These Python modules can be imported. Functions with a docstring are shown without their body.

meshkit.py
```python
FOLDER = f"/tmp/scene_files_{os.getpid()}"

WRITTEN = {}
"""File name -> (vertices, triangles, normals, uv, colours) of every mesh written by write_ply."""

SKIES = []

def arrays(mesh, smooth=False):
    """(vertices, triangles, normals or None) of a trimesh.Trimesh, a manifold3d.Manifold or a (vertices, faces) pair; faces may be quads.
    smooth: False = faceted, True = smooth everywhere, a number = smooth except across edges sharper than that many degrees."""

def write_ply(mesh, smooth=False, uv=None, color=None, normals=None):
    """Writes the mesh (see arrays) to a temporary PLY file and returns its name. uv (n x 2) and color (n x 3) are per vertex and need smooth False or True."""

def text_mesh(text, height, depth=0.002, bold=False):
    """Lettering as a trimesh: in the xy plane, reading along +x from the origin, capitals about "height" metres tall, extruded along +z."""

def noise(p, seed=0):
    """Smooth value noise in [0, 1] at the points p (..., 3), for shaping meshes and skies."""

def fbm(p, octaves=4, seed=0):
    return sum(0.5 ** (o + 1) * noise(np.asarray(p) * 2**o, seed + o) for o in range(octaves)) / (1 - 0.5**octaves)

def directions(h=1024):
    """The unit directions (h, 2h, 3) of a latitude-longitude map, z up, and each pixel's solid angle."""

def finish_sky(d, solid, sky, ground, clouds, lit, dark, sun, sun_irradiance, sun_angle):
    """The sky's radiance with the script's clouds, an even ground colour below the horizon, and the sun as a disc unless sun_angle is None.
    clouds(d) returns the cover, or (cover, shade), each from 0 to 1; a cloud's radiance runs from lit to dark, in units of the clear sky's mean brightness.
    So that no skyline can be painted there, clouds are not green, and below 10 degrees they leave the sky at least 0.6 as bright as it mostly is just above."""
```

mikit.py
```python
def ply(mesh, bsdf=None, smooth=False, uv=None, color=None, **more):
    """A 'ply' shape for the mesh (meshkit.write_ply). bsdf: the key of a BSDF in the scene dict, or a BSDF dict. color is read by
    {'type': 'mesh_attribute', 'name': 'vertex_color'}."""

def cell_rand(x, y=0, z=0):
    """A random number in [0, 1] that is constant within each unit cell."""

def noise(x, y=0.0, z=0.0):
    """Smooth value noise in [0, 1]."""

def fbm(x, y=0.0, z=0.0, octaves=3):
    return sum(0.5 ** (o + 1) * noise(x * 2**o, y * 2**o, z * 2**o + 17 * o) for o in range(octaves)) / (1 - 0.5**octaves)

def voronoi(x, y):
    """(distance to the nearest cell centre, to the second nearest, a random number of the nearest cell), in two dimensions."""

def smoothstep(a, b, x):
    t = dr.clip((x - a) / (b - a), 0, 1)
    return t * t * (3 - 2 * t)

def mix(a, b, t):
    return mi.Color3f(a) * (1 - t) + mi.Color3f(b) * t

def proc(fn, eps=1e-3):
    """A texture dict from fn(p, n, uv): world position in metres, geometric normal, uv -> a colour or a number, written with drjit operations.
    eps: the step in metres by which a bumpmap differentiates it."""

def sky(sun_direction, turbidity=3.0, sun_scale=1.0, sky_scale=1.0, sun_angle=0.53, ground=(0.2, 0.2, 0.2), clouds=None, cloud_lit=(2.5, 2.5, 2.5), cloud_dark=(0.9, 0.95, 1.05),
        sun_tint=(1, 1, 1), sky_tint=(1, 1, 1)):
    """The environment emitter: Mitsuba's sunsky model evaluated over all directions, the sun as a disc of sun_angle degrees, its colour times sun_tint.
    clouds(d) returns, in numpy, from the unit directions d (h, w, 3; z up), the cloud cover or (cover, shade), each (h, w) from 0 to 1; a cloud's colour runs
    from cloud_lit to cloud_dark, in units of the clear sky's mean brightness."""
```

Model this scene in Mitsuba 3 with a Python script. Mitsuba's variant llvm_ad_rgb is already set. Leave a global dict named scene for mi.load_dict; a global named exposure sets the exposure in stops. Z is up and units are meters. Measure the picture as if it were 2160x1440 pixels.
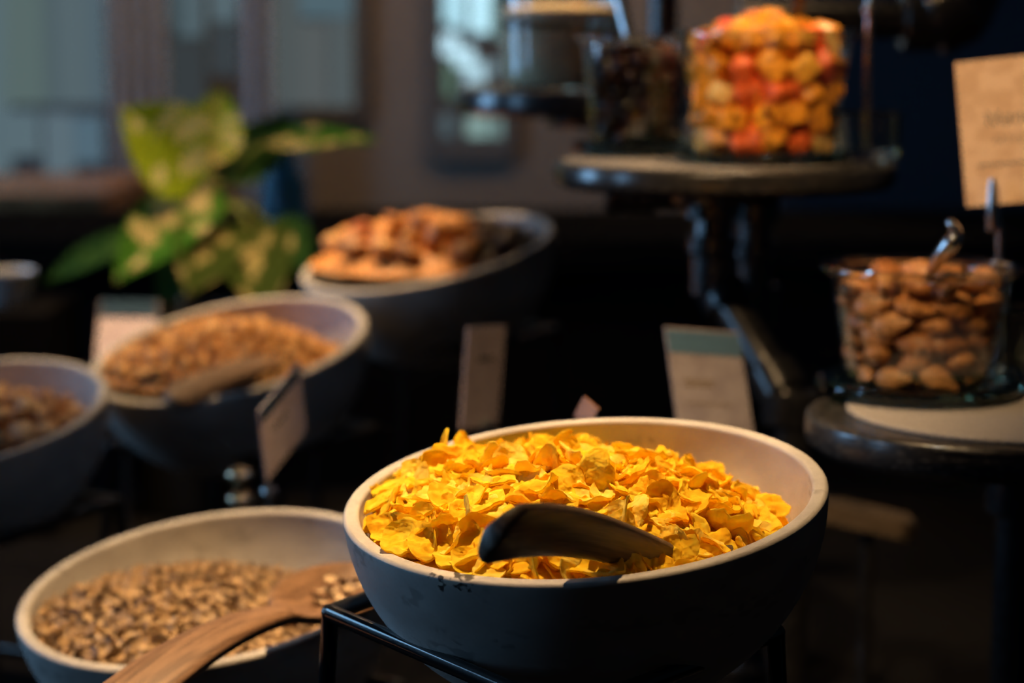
import math, random
import numpy as np, trimesh, mitsuba as mi, mikit, meshkit
import drjit as dr
from mikit import noise, fbm, smoothstep, mix

T = mi.ScalarTransform4f
rng = np.random.default_rng(7)
random.seed(7)
scene, labels = {}, {}

# ------------------------------------------------------------------ camera
F = 4500.0                      # focal length in pixels of the 2160 wide frame
Y0 = 60.0                       # image row of the horizon
PITCH = math.atan((720 - Y0) / F)
CAM = np.array([0, 0, 1.30])
FWD = np.array([0, math.cos(PITCH), -math.sin(PITCH)])
UP = np.array([0, math.sin(PITCH), math.cos(PITCH)])
RIGHT = np.array([1.0, 0, 0])
scene['camera'] = {'type': 'thinlens', 'fov': math.degrees(2 * math.atan(1080 / F)), 'fov_axis': 'x',
                   'to_world': T().look_at(origin=CAM.tolist(), target=(CAM + FWD).tolist(), up=[0, 0, 1]),
                   'aperture_radius': 0.0072, 'focus_distance': 0.955, 'near_clip': 0.05, 'far_clip': 50.0}
exposure = 0.0
LAMP = np.array([1.0, 0.64, 0.31]) * 3100      # warm pendants out of view (radiance of the lens)
DAY = np.array([0.42, 0.86, 1.42]) * 5.0     # daylight of the unseen windows in the left wall
DIM = np.array([0.085, 0.130, 0.150])          # glow put in for reflections in the glossy back wall
# warm pendants, all out of view, placed for what they light: (x, y, z of the lens, power)
# x, y, z of the lens, power, depth of the can below the lens, point the can is aimed at (None: straight down)
PENDANTS = [(-0.06, 1.15, 1.95, 1.30, 0.17, None), (-0.15, 0.50, 2.0, 1.0, 0.30, (0.26, 1.40, 1.18)), (-0.36, 1.90, 2.0, 1.0, 0.16, None), (-0.01, 1.99, 2.05, 0.70, 0.16, None), (0.22, 1.58, 2.05, 0.45, 0.22, None),
            (-0.55, 3.05, 2.15, 0.25, 0.02, None), (0.25, 3.05, 2.15, 0.25, 0.02, None), (1.0, -0.4, 2.2, 0.10, 0.05, None)]  # unseen: two light the back wall, the last warms surfaces facing the viewer


def P(px, py, d):
    """World point of a photograph pixel at the world depth y = d."""
    v = RIGHT * (px - 1080) / F - UP * (py - 720) / F + FWD
    return CAM + v * d / v[1]


# ------------------------------------------------------------------ materials
def rgb(*c):
    return {'type': 'rgb', 'value': [float(x) for x in (c[0] if len(c) == 1 else c)]}


def principled(key, base, rough=0.5, **k):
    d = {'type': 'principled', 'base_color': base if isinstance(base, dict) else rgb(base), 'roughness': rough, **k}
    scene[key] = {'type': 'twosided', 'bsdf': d}
    return key


def speckle(a, b, scale, t0=0.35, t1=0.65):
    a, b = [float(x) for x in a], [float(x) for x in b]
    return mikit.proc(lambda p, n, uv: mix(a, b, smoothstep(t0, t1, fbm(p.x * scale, p.y * scale, p.z * scale))))


CHIP = np.array([-0.0236, 0.9022, 1.0648])      # on the front rim of the corn flake bowl


def bowl_colour(p, n, uv):
    s = fbm(p.x * 900, p.y * 900, p.z * 900)
    big = fbm(p.x * 28, p.y * 28, p.z * 40)
    c = mix((0.37, 0.35, 0.33), (0.47, 0.45, 0.425), smoothstep(0.3, 0.7, big))
    c = c * (0.93 + 0.14 * s)
    scuff = smoothstep(0.62, 0.72, fbm(p.x * 45, p.y * 45, p.z * 80)) * smoothstep(0.4, 0.6, noise(p.x * 260, p.y * 260, p.z * 260))
    c = mix(c, mi.Color3f(0.2, 0.19, 0.18), scuff * 0.5)
    d = dr.sqrt(dr.square((p.x - float(CHIP[0])) / 0.0115) + dr.square((p.z - float(CHIP[2])) / 0.0055) + dr.square((p.y - float(CHIP[1])) / 0.012))
    e = d + (fbm(p.x * 330, p.y * 330, p.z * 330) - 0.5) * 1.4
    chip = smoothstep(1.05, 0.8, e)
    return mix(c, mix((0.05, 0.045, 0.04), (0.6, 0.55, 0.48), smoothstep(0.5, 0.62, noise(p.x * 420, p.y * 420, p.z * 420))), chip)


principled('stoneware', mikit.proc(bowl_colour), 0.5, specular=0.4)
principled('black_iron', speckle((0.006, 0.006, 0.007), (0.013, 0.013, 0.014), 300), 0.2, specular=0.9)
principled('disc_iron', speckle((0.012, 0.012, 0.013), (0.05, 0.047, 0.045), 500, 0.45, 0.8), 0.22, specular=0.8)
principled('gloss_black', (0.008, 0.008, 0.009), 0.14, specular=0.6)
scene['counter_black'] = {'type': 'diffuse', 'reflectance': rgb(0.006, 0.006, 0.007)}
principled('steel', (0.72, 0.72, 0.72), 0.18, metallic=1.0)


def wood_colour(a, b, axis):
    def fn(p, n, uv):
        g = fbm(uv.x * 3.0, uv.y * 60, 0.0, 4)
        return mix(a, b, smoothstep(0.3, 0.7, g)) * (0.85 + 0.3 * noise(uv.x * 20, uv.y * 300, 3.0))
    return mikit.proc(fn)


principled('spoon_wood', wood_colour((0.14, 0.072, 0.038), (0.25, 0.14, 0.077), 0), 0.5)
principled('spoon_shaded', wood_colour((0.085, 0.055, 0.038), (0.14, 0.095, 0.065), 0), 0.45)  # wood darkened for the shaded underside of the front spoon


def flake_bump(p, n, uv):
    return fbm(p.x * 420, p.y * 420, p.z * 420, 2)


for i, (a, b) in enumerate([((0.97, 0.66, 0.03), (0.99, 0.80, 0.07)), ((0.96, 0.60, 0.025), (0.99, 0.74, 0.05)), ((0.98, 0.73, 0.08), (0.99, 0.85, 0.18))]):
    scene[f'flake_{i}'] = {'type': 'bumpmap', 'blister': mikit.proc(flake_bump, eps=2e-4), 'scale': 0.0009,
                           'bsdf': {'type': 'principledthin', 'base_color': speckle(a, b, 260, 0.3, 0.7), 'roughness': 0.5, 'diff_trans': 0.7, 'spec_trans': 0.0}}
for i, c in enumerate([(0.46, 0.31, 0.17), (0.37, 0.235, 0.115), (0.54, 0.39, 0.24), (0.20, 0.13, 0.085)]):
    principled(f'oat_{i}', speckle(np.array(c) * 0.8, np.array(c) * 1.15, 500), 0.7)
principled('oat_heap', mikit.proc(lambda p, n, uv: mix((0.10, 0.06, 0.03), (0.46, 0.30, 0.155), smoothstep(0.25, 0.6, noise(p.x * 230, p.y * 230, p.z * 230)))), 0.75)  # mottled tan, with dark gaps between flakes put into the colour
for i, c in enumerate([(0.56, 0.27, 0.06), (0.44, 0.19, 0.04), (0.62, 0.34, 0.11)]):
    principled(f'granola_{i}', speckle(np.array(c) * 0.75, np.array(c) * 1.2, 300), 0.6)
for i, c in enumerate([(0.50, 0.29, 0.13), (0.64, 0.44, 0.26), (0.34, 0.18, 0.08)]):
    principled(f'nut_{i}', speckle(np.array(c) * 0.7, np.array(c) * 1.2, 200), 0.55)
for i, c in enumerate([(0.52, 0.21, 0.045), (0.58, 0.31, 0.11), (0.32, 0.125, 0.03), (0.025, 0.010, 0.008), (0.48, 0.12, 0.035)]):
    principled(f'mix_{i}', speckle(np.array(c) * 0.75, np.array(c) * 1.2, 200), 0.5)
for i, c in enumerate([(0.48, 0.20, 0.065), (0.38, 0.145, 0.045), (0.56, 0.26, 0.10)]):
    def almond(p, n, uv, c=c):
        g = fbm(uv.x * 3, uv.y * 40, 1.0 + uv.x, 3)
        return mix([x * 0.62 for x in c], [x * 1.2 for x in c], smoothstep(0.3, 0.7, g))
    principled(f'almond_{i}', mikit.proc(almond), 0.42, specular=0.4)
for i, c in enumerate([(0.95, 0.36, 0.03), (0.92, 0.16, 0.04), (0.97, 0.46, 0.06), (0.80, 0.09, 0.03), (0.95, 0.58, 0.20)]):
    principled(f'fruit_{i}', speckle(np.array(c) * 0.85, np.minimum(np.array(c) * 1.12, 1), 160), 0.32, specular=0.5)
for i, c in enumerate([(0.022, 0.009, 0.008), (0.045, 0.013, 0.010), (0.014, 0.008, 0.008)]):
    principled(f'raisin_{i}', c, 0.35, specular=0.5)
principled('meal', speckle((0.60, 0.45, 0.28), (0.78, 0.62, 0.42), 400), 0.8)
principled('mat_paper', mikit.proc(lambda p, n, uv: mix((0.15, 0.14, 0.135), (0.235, 0.22, 0.21), smoothstep(0.15, 0.5, dr.abs(dr.sin(p.x * 1300)) * dr.abs(dr.sin(p.y * 1300))))), 0.7)
principled('kraft', speckle((0.62, 0.42, 0.27), (0.72, 0.52, 0.36), 90), 0.7)
principled('card_pink', speckle((0.70, 0.57, 0.60), (0.78, 0.65, 0.68), 90), 0.3, specular=0.5)
principled('card_dimmed', speckle((0.13, 0.115, 0.13), (0.16, 0.145, 0.16), 90), 0.3, specular=0.6)  # darker copy of the pale card colour, dim light put into it
principled('card_strip', (0.04, 0.08, 0.13), 0.15, specular=0.9)
principled('ink', (0.09, 0.07, 0.06), 0.7)
principled('ink_soft', (0.30, 0.22, 0.17), 0.7)
principled('wall_brown', speckle((0.23, 0.18, 0.15), (0.27, 0.215, 0.18), 3.0), 0.55)
principled('wall_dark', (0.05, 0.045, 0.042), 0.6)
principled('navy_panel', (0.030, 0.042, 0.062), 0.45)
scene['wall_black'] = {'type': 'diffuse', 'reflectance': rgb(0.007, 0.007, 0.008)}
principled('ceiling_dark', (0.06, 0.055, 0.05), 0.8)
principled('floor_dark', speckle((0.07, 0.05, 0.04), (0.11, 0.08, 0.06), 6), 0.5)
principled('frame_dark', (0.13, 0.12, 0.12), 0.5)
principled('band_cloth', (0.40, 0.40, 0.43), 0.9)
principled('bar_brown', speckle((0.075, 0.055, 0.038), (0.11, 0.08, 0.055), 40), 0.5)
principled('brass', (0.80, 0.62, 0.40), 0.28, metallic=1.0)
principled('pane_base', (0.02, 0.02, 0.02), 0.2)
principled('walnut', speckle((0.16, 0.075, 0.03), (0.28, 0.14, 0.06), 14), 0.35)
principled('china', (0.7, 0.7, 0.72), 0.15)
principled('pot_black', (0.012, 0.012, 0.012), 0.5)
principled('soil', (0.05, 0.03, 0.02), 0.9)
principled('stem_green', (0.20, 0.26, 0.05), 0.5)
principled('lamp_shade', (0.02, 0.02, 0.02), 0.35)


def leaf_bsdf(key, green, cream, amount):
    def fn(p, n, uv):
        b = fbm(uv.x * 5 + 3, uv.y * 3.2 + 7 * amount, 2.0, 2) + 0.18 * (1 - dr.abs(uv.y) * 2)
        return mix(green, cream, smoothstep(0.78 - amount * 0.3, 0.90 - amount * 0.3, b))
    scene[key] = {'type': 'principledthin', 'base_color': mikit.proc(fn), 'roughness': 0.35, 'diff_trans': 0.6, 'spec_trans': 0.0}


leaf_bsdf('leaf_lime', (0.36, 0.46, 0.02), (0.80, 0.72, 0.26), 0.42)
leaf_bsdf('leaf_green', (0.05, 0.16, 0.02), (0.55, 0.46, 0.20), 0.38)
leaf_bsdf('leaf_deep', (0.022, 0.07, 0.022), (0.05, 0.12, 0.03), 0.2)
leaf_bsdf('leaf_cream', (0.04, 0.065, 0.015), (0.36, 0.31, 0.13), 0.62)
scene['glass_wall'] = {'type': 'thindielectric', 'int_ior': 1.5, 'specular_transmittance': rgb(0.95, 0.97, 0.955)}
scene['glass_solid'] = {'type': 'dielectric', 'int_ior': 1.5, 'specular_transmittance': rgb(0.93, 0.98, 0.95)}
scene['glass_green'] = {'type': 'dielectric', 'int_ior': 1.5, 'specular_transmittance': rgb(0.66, 0.86, 0.72)}
scene['glass_blue'] = {'type': 'dielectric', 'int_ior': 1.5, 'specular_transmittance': rgb(0.45, 0.70, 0.85)}

# ------------------------------------------------------------------ helpers
used = {}


def numbered(name):
    k = used.get(name, -1) + 1
    used[name] = k
    return name if k == 0 else f'{name}_{k:03d}'


def thing(name, label, cat, group=None, kind=None):
    key = numbered(name)
    labels[key] = {'label': label, 'category': cat}
    if group:
        labels[key]['group'] = group
    if kind:
        labels[key]['kind'] = kind
    return key


def part(parent, name, mesh, bsdf, smooth=False, label=None, uv=None, to_world=None, kind=None):
    key = numbered(f'{parent}__{name}')
    d = dict(mesh) if isinstance(mesh, dict) else mikit.ply(mesh, bsdf, smooth=smooth, uv=uv)
    if to_world is not None:
        d['to_world'] = to_world
    scene[key] = d
    if label or kind:
        labels[key] = {**({'label': label} if label else {}), **({'kind': kind} if kind else {})}
    return key


def solo(name, label, cat, mesh, bsdf, smooth=False, group=None, uv=None, kind=None, to_world=None, **more):
    key = thing(name, label, cat, group, kind)
    d = dict(mesh) if isinstance(mesh, dict) else mikit.ply(mesh, bsdf, smooth=smooth, uv=uv, **more)
    if to_world is not None:
        d['to_world'] = to_world
    scene[key] = d
    return key


def struct(key, mesh, bsdf, label=None, smooth=False, **more):
    scene[key] = mikit.ply(mesh, bsdf, smooth=smooth, **more)
    labels[key] = {'kind': 'structure', **({'label': label} if label else {})}
    return key


def box(x0, x1, y0, y1, z0, z1):
    m = trimesh.creation.box((x1 - x0, y1 - y0, z1 - z0))
    m.apply_translation(((x0 + x1) / 2, (y0 + y1) / 2, (z0 + z1) / 2))
    return m


def cat(ms):
    return trimesh.util.concatenate(ms)


def lathe(profile, n=64, close=False):
    """Revolve (r, z) points about z; ends at r = 0 close themselves; close = the profile is a loop."""
    pr = np.asarray(profile, float)
    if close:
        pr = np.vstack([pr, pr[:1]])
    a = np.arange(n) * 2 * np.pi / n
    v = np.stack([pr[:, None, 0] * np.cos(a), pr[:, None, 0] * np.sin(a), np.broadcast_to(pr[:, None, 1], (len(pr), n))], -1).reshape(-1, 3)
    i, j = np.meshgrid(np.arange(len(pr) - 1), np.arange(n), indexing='ij')
    q = np.stack([i * n + j, i * n + (j + 1) % n, (i + 1) * n + (j + 1) % n, (i + 1) * n + j], -1).reshape(-1, 4)
    m = trimesh.Trimesh(v, np.vstack([q[:, [0, 1, 2]], q[:, [0, 2, 3]]]), process=False)
    m.merge_vertices()
    m.update_faces(m.nondegenerate_faces())
    m.remove_unreferenced_vertices()
    trimesh.repair.fix_normals(m)
    return m


def arc(cx, cz, r, a0, a1, n=6):
    t = np.radians(np.linspace(a0, a1, n))
    return [(cx + r * math.cos(x), cz + r * math.sin(x)) for x in t]


def smooth_path(pts, n=24):
    from scipy.interpolate import CubicSpline
    p = np.asarray(pts, float)
    s = np.r_[0, np.cumsum(np.linalg.norm(np.diff(p, axis=0), axis=1))]
    return CubicSpline(s / s[-1], p)(np.linspace(0, 1, n))


def tube(pts, radii, sides=12):
    p = np.asarray(pts, float)
    r = np.broadcast_to(np.asarray(radii, float), (len(p),))
    t = np.gradient(p, axis=0)
    t /= np.linalg.norm(t, axis=1, keepdims=True)
    a = np.cross(t[0], [0, 0, 1.0] if abs(t[0][2]) < 0.9 else [1.0, 0, 0])
    rows = []
    for k in range(len(p)):
        a = a - t[k] * np.dot(a, t[k])
        a /= np.linalg.norm(a)
        b = np.cross(t[k], a)
        ang = np.arange(sides) * 2 * np.pi / sides
        rows.append(p[k] + r[k] * (np.cos(ang)[:, None] * a + np.sin(ang)[:, None] * b))
    v = np.vstack(rows + [p[:1], p[-1:]])
    n, c0, c1 = len(p), len(p) * sides, len(p) * sides + 1
    f = []
    for k in range(n - 1):
        for j in range(sides):
            a0, a1 = k * sides + j, k * sides + (j + 1) % sides
            f += [(a0, a1, a1 + sides), (a0, a1 + sides, a0 + sides)]
    for j in range(sides):
        f += [(c0, (j + 1) % sides, j), (c1, (n - 1) * sides + j, (n - 1) * sides + (j + 1) % sides)]
    m = trimesh.Trimesh(v, np.array(f), process=False)
    trimesh.repair.fix_normals(m)
    return m


def frame_of(n, x=None):
    """4 x 4 rotation whose z axis is n (and x axis near x)."""
    n = np.asarray(n, float) / np.linalg.norm(n)
    x = np.array([1.0, 0, 0]) if x is None else np.asarray(x, float)
    x = x - n * np.dot(x, n)
    if np.linalg.norm(x) < 1e-3:
        x = np.cross(n, [0, 1.0, 0])
    x /= np.linalg.norm(x)
    m = np.eye(4)
    m[:3, 0], m[:3, 1], m[:3, 2] = x, np.cross(n, x), n
    return m


def placed(m, M):
    c = m.copy()
    c.apply_transform(M)
    return c


def moved(R, p):
    M = np.array(R, float).copy()
    M[:3, 3] = p
    return M


def euler(a, b, c):
    return trimesh.transformations.euler_matrix(a, b, c)


# ------------------------------------------------------------------ the room
struct('floor', box(-2.2, 2.2, -2.5, 3.6, -0.05, 0), 'floor_dark', 'dark floor')
struct('ceiling', box(-2.2, 2.2, -2.5, 3.6, 2.8, 2.85), 'ceiling_dark', 'dark ceiling')
struct('wall_back', box(-2.2, 2.2, 3.5, 3.6, 0, 2.8), 'wall_brown', 'dark brown back wall')
struct('wall_left', box(-2.25, -2.2, -2.5, 3.6, 0, 2.8), 'wall_dark', 'dark left wall')
struct('wall_right', box(2.2, 2.25, -2.5, 3.6, 0, 2.8), 'wall_dark', 'dark right wall')
struct('wall_front', box(-2.2, 2.2, -2.55, -2.5, 0, 2.8), 'wall_dark', 'dark wall behind the viewer')
# unseen tall windows in the left wall, placed to light left sides blue
for k, (wy0, wy1) in enumerate([(0.78, 1.08), (1.95, 2.45)]):
    wz0, wz1 = 0.95, 2.35
    wk = 'window_1' if k == 0 else f'window_{k + 4}'
    struct(wk, box(-2.199, -2.19, wy0, wy1, wz0, wz1), 'frame_dark', 'unseen tall narrow daylight window in the left wall, out of view')
    for a, b in ((wz0 + 0.04, 1.62), (1.66, wz1 - 0.04)):
        v = np.array([[-2.186, wy0 + 0.03, a], [-2.186, wy1 - 0.03, a], [-2.186, wy1 - 0.03, b], [-2.186, wy0 + 0.03, b]])
        key = part(wk, 'glow_pane', trimesh.Trimesh(v, [[0, 1, 2], [0, 2, 3]], process=False), 'china')
        scene[key]['emitter'] = {'type': 'area', 'radiance': rgb(DAY * (1.0, 1.6)[k]), 'sampling_weight': 0.8}
    for z in (wz0 + 0.02, 1.64, wz1 - 0.02):
        part(wk, 'frame_bar', box(-2.19, -2.15, wy0, wy1, z - 0.02, z + 0.02), 'frame_dark')
    for y in (wy0 + 0.015, wy1 - 0.015):
        part(wk, 'frame_bar', box(-2.19, -2.15, y - 0.015, y + 0.015, wz0, wz1), 'frame_dark')

YB = 3.5


def reflection_pane(refl, px0, px1, py0, py1, L):  # glow standing for one patch of reflection in the back wall
    a, b = P(px0, py1, YB - 0.03), P(px1, py0, YB - 0.03)
    y = YB - 0.012
    v = np.array([[a[0], y, a[2]], [b[0], y, a[2]], [b[0], y, b[2]], [a[0], y, b[2]]])
    key = part(refl, 'glow_pane', trimesh.Trimesh(v, [[0, 1, 2], [0, 2, 3]], process=False), 'china')
    scene[key]['emitter'] = {'type': 'area', 'radiance': rgb(L), 'sampling_weight': 0.02}
    scene[key]['bsdf'] = {'type': 'ref', 'id': 'pane_base'}


def reflection_panes(key, px0, px1, py0, py1, panes, label):  # added glowing panes for the blurred reflections in the glossy back wall
    a, b = P(px0, py1, YB), P(px1, py0, YB)
    struct(key, box(a[0], b[0], YB - 0.01, YB, a[2], b[2]), 'frame_dark', label)
    for q in panes:
        reflection_pane(key, *q)
    for x in (a[0], b[0]):
        part(key, 'frame_bar', box(x - 0.012, x + 0.012, YB - 0.014, YB, a[2], b[2]), 'frame_dark')
    for z in (a[2], b[2]):
        part(key, 'frame_bar', box(a[0], b[0], YB - 0.014, YB, z - 0.012, z + 0.012), 'frame_dark')


B = DIM
reflection_panes('window_2', -420, 222, -900, 395, [(-400, -20, -880, 385, B * 1.05), (-10, 66, -880, 222, B * np.array([1.05, 1.02, 0.85])), (82, 92, -880, 222, B * 0.6), (96, 160, -880, 222, B * np.array([1.0, 0.95, 0.92])), (164, 212, -880, 222, B * np.array([0.85, 0.86, 0.9])), (-10, 78, 236, 330, B * 1.1), (90, 150, 238, 385, B * np.array([1.15, 1.12, 1.15])), (154, 212, 245, 345, B * np.array([0.9, 1.02, 1.15]))], 'blue grey reflection at the far left of the back wall, put in as glowing panes')
reflection_panes('window_3', 318, 752, -900, 240, [(338, 366, -880, 60, B * 0.5), (368, 408, -880, 78, B * 0.9), (345, 430, 84, 235, B * np.array([0.40, 0.33, 0.32])), (440, 492, -880, 46, B * 1.0), (440, 500, 52, 160, B * np.array([0.42, 0.36, 0.36])), (555, 620, -880, 235, B * np.array([0.86, 0.68, 0.60])), (625, 690, 44, 235, B * np.array([0.98, 0.76, 0.68])), (695, 742, 40, 235, B * np.array([0.9, 0.76, 0.70])), (625, 742, -880, 38, B * np.array([0.85, 0.95, 1.0]))], 'dim reflection on the back wall behind the plant, put in as glowing panes')
reflection_panes('window_4', 915, 1075, -900, 320, [(932, 950, -880, 50, B * np.array([5.1, 5.95, 5.95])), (956, 980, -880, 62, B * np.array([5.78, 6.46, 6.46])), (995, 1030, -880, 70, B * np.array([7.48, 8.16, 8.16])), (930, 966, 72, 118, B * 7), (958, 1000, 100, 142, B * 7), (980, 1022, 132, 176, B * 5.5), (1026, 1046, 128, 158, B * 2.4), (984, 1030, 246, 290, B * np.array([2.6, 2.7, 2.2])), (1034, 1060, 252, 290, B * np.array([1.8, 1.9, 1.6])), (938, 956, 130, 205, B * np.array([1.1, 1.4, 0.9])), (1038, 1062, -880, 80, B * np.array([1.6, 1.9, 1.6])), (930, 955, 240, 290, B * 0.8)], 'narrow bright wall reflection behind the rear jar shelf, put in as glowing panes')


def tone_band(px0, px1, label, d=YB - 0.09, folds=5):  # added folded strip for the darker bands between the reflections
    a, b = P(px0, 260, d), P(px1, -900, d)
    n = 60
    x = np.linspace(a[0], b[0], n)
    y = d + 0.018 * np.sin(np.linspace(0, folds * 2 * np.pi, n))
    v = np.vstack([np.stack([x, y + o, np.full(n, z)], 1) for o in (0, 0.003) for z in (a[2] - 0.2, b[2])])
    i = np.arange(n - 1)
    f = []
    for base, flip in ((0, False), (2 * n, True)):
        q = np.stack([base + i, base + i + 1, base + n + i + 1, base + n + i], 1)
        f += [q[:, [0, 1, 2]], q[:, [0, 2, 3]]]
    solo('tone_band', label, 'tone_band', trimesh.Trimesh(v, np.vstack(f), process=False), 'band_cloth', smooth=True)


tone_band(228, 330, 'added dark grey folded band, the darker tone between wall reflections left of the plant', folds=4)
tone_band(505, 560, 'added narrow grey folded band, a darker tone in the reflection behind the plant', folds=2)
# the dark cupboard at the right
a = P(1640, 0, 2.88)[0]
cup = thing('tall_cupboard', 'tall dark navy cupboard standing behind the jar shelves at the right', 'cupboard')
part(cup, 'body', box(a, 1.6, 2.90, 3.3, 0, 2.3), 'navy_panel')
for k in range(3):
    part(cup, 'door', box(a + 0.006 + k * 0.43, a + 0.424 + k * 0.43, 2.88, 2.90, 0.05, 2.29), 'navy_panel')

# ------------------------------------------------------------------ pendants, out of view
def unseen_pendant(x, y, z, power, dp, aim):  # hanging lamp out of view, place and strength chosen for its light
    kind = 'spotlight' if aim else 'lamp'
    t = thing(f'unseen_pendant_{kind}', f'black pendant {kind} with a warm lens hanging above the buffet, out of the frame', 'lamp', f'black pendant {kind}s over the buffet')
    R_ = frame_of(np.array([x, y, z]) - aim) if aim else np.eye(4)
    to = T(moved(R_, (x, y, z)))
    sh = lathe([(0.028, 0.15), (0.03, 0.17), (0.045, 0.16), (0.060, 0.06), (0.060, -dp), (0.057, -dp), (0.057, 0.058), (0.043, 0.14), (0.028, 0.15)], 40)
    part(t, 'shade', sh, 'lamp_shade', smooth=40, to_world=to)
    a = np.arange(24) * 2 * np.pi / 24
    v = np.vstack([np.stack([0.022 * np.cos(a), 0.022 * np.sin(a), a * 0], 1), [[0, 0, 0]]])
    lens = trimesh.Trimesh(v, [[24, (k + 1) % 24, k] for k in range(24)], process=False)
    key = part(t, 'lens', lens, 'china', to_world=to, label='glowing warm lens')
    scene[key]['emitter'] = {'type': 'area', 'radiance': rgb(LAMP * power), 'sampling_weight': 2.0 if dp > 0.1 else 0.6}
    part(t, 'lens_ring', lathe([(0.022, -0.004), (0.030, -0.004), (0.030, 0.02), (0.022, 0.02)], 32, close=True), 'lamp_shade', to_world=to)
    top = np.array([x, y, z]) + 0.165 * R_[:3, 2]
    part(t, 'cord', tube([top, [top[0], top[1], 2.5], [top[0], top[1], 2.8]], 0.004, 8), 'lamp_shade')


for q in PENDANTS:
    unseen_pendant(*q)

# ------------------------------------------------------------------ counter and riser shelf
ZC = 0.80
ct = thing('buffet_counter', 'glossy black buffet counter under all the bowls and stands', 'counter')
part(ct, 'worktop', box(-1.3, 1.3, 0.62, 2.30, ZC - 0.04, ZC), 'counter_black')
part(ct, 'cabinet', box(-1.27, 1.27, 0.68, 2.27, 0, ZC - 0.04), 'counter_black')
for k in range(4):
    part(ct, 'door', box(-1.26 + k * 0.632, -1.26 + k * 0.632 + 0.624, 0.66, 0.68, 0.06, ZC - 0.06), 'counter_black')

rc_ = thing('rear_counter', 'tall black counter behind the buffet, under the blue bottle', 'counter')
part(rc_, 'worktop', box(-1.3, 1.3, 2.42, 2.86, 1.03, 1.06), 'wall_black')
part(rc_, 'front_panel', box(-1.28, 1.28, 2.45, 2.83, 0, 1.03), 'wall_black')
# ------------------------------------------------------------------ bowls
R = 0.115


def ellipse_normal(cx, cy, d, ratio, rot):
    v = P(cx, cy, d) - CAM
    v /= np.linalg.norm(v)
    e1 = RIGHT - v * np.dot(v, RIGHT)
    e1 /= np.linalg.norm(e1)
    e2 = np.cross(e1, v)
    r = math.radians(rot)
    q = -math.sin(r) * e1 + math.cos(r) * e2
    return q * math.sqrt(1 - ratio ** 2) - v * ratio


TH, DEP = 0.0078, 0.104


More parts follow.
